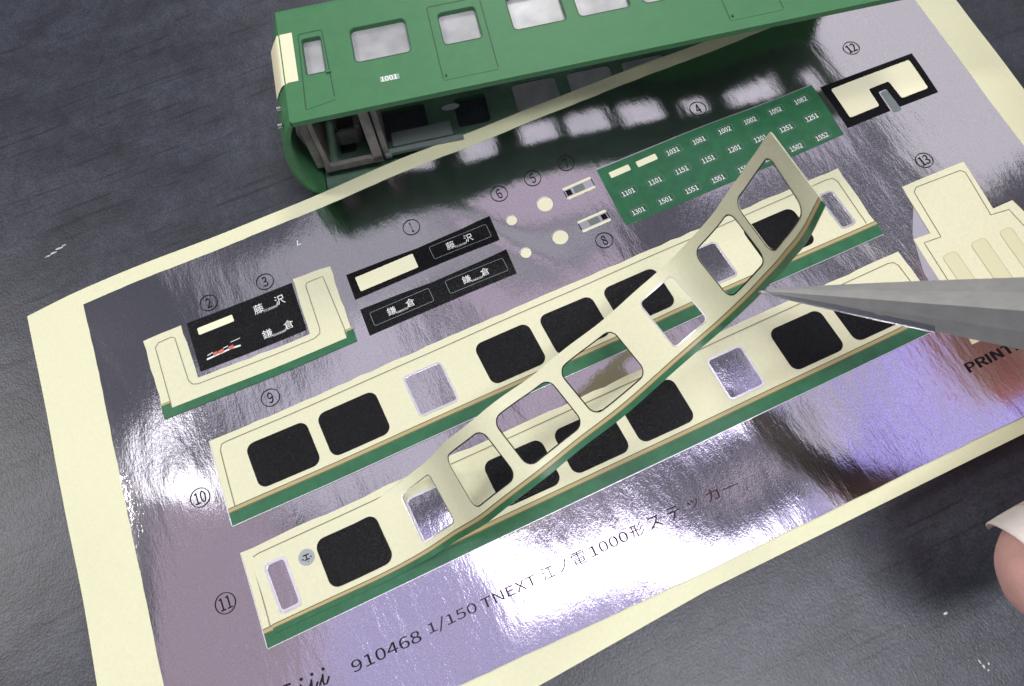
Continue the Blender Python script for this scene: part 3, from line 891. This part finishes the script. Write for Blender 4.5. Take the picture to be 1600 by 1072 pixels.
rm = tmp.modifiers.new('remesh', 'REMESH')
rm.mode = 'VOXEL'
rm.voxel_size = 0.075
sm = tmp.modifiers.new('smooth', 'SMOOTH')
sm.iterations = 10
sm.factor = 0.5
dg = bpy.context.evaluated_depsgraph_get()
me2 = bpy.data.meshes.new_from_object(tmp.evaluated_get(dg))
vsx, fsx = [tuple(v.co) for v in me2.vertices], [tuple(p.vertices) for p in me2.polygons]
bpy.data.objects.remove(tmp)
build('skin', vsx, fsx, 'skin', hand, smooth=True)
# nail: curved plate over the back of the visible fingertip
tdir = Vector((-0.991, -0.066, -0.144)).normalized()
ndir = Vector((-0.39, 0.853, 0.778))
ndir = (ndir - tdir * ndir.dot(tdir)).normalized()
sdir = tdir.cross(ndir)
ctr = Vector((4.20, -1.33, 1.40))
def nail(l0, l1, name, m, rad):
    vs, fs = [], []
    na, nl = 13, 8
    for t in (0, 1):
        for i in range(nl + 1):
            l = l0 + (l1 - l0) * i / nl
            for j in range(na):
                a = R_(-72 + 144 * j / (na - 1))
                tipcut = 0.10 * (abs(j - 6) / 6.0) ** 2.2 * sstep(.0, .34, l)
                r = rad - .015 * t - .02 * sstep(.2, .6, l)
                vs.append(ctr + tdir * (l - tipcut) + ndir * (r * math.cos(a)) + sdir * (r * .92 * math.sin(a)))
    G = (nl + 1) * na
    for i in range(nl):
        for j in range(na - 1):
            q = (i * na + j, i * na + j + 1, (i + 1) * na + j + 1, (i + 1) * na + j)
            fs.append(q)
            fs.append(tuple(G + k for k in reversed(q)))
    for j in range(na - 1):
        fs.append((nl * na + j, nl * na + j + 1, G + nl * na + j + 1, G + nl * na + j))
        fs.append((j + 1, j, G + j, G + j + 1))
    for i in range(nl):
        fs.append((i * na, (i + 1) * na, G + (i + 1) * na, G + i * na))
        fs.append(((i + 1) * na + na - 1, i * na + na - 1, G + i * na + na - 1, G + (i + 1) * na + na - 1))
    return build(name, vs, fs, m, hand, smooth=True)
nail(-.75, .0, 'nail', 'nail', .56)
nail(-.005, .34, 'nail_edge', 'nailtip', .562)

# ---------------------------------------------------------------- specks on the mat
def speck(label, u, v, pts, zz=.02):
    o = empty('lint_speck', (u, v, MATZ), label, 'lint', 'bits of lint on the mat')
    mb = MB()
    for (x, y, r, s) in pts:
        c = Vector((u + x, v + y, MATZ + .006))
        ring = [c + Vector((r * math.cos(2 * math.pi * k / 9) * random.uniform(.7, 1.2), s * math.sin(2 * math.pi * k / 9) * random.uniform(.7, 1.2), 0)) for k in range(9)]
        mb.add([c + Vector((0, 0, zz))] + ring, [(0, 1 + k, 1 + (k + 1) % 9) for k in range(9)])
    mb.make('fibre', 'lint', o)
speck('white smear of lint on the mat left of the train shell', -3.96, 6.79, [(0, 0, .05, .015), (.08, .035, .05, .016), (-.08, -.02, .05, .010), (.15, .05, .03, .012)])
speck('tiny white grain of lint left of the pink fingertip', 3.84, -1.59, [(0, 0, .026, .016)])
speck('faint white lint flake in the lower right corner of the mat', 3.90, -2.21, [(0, 0, .012, .012), (-.02, .05, .012, .02), (-.03, .10, .008, .03), (.04, .05, .01, .012)])
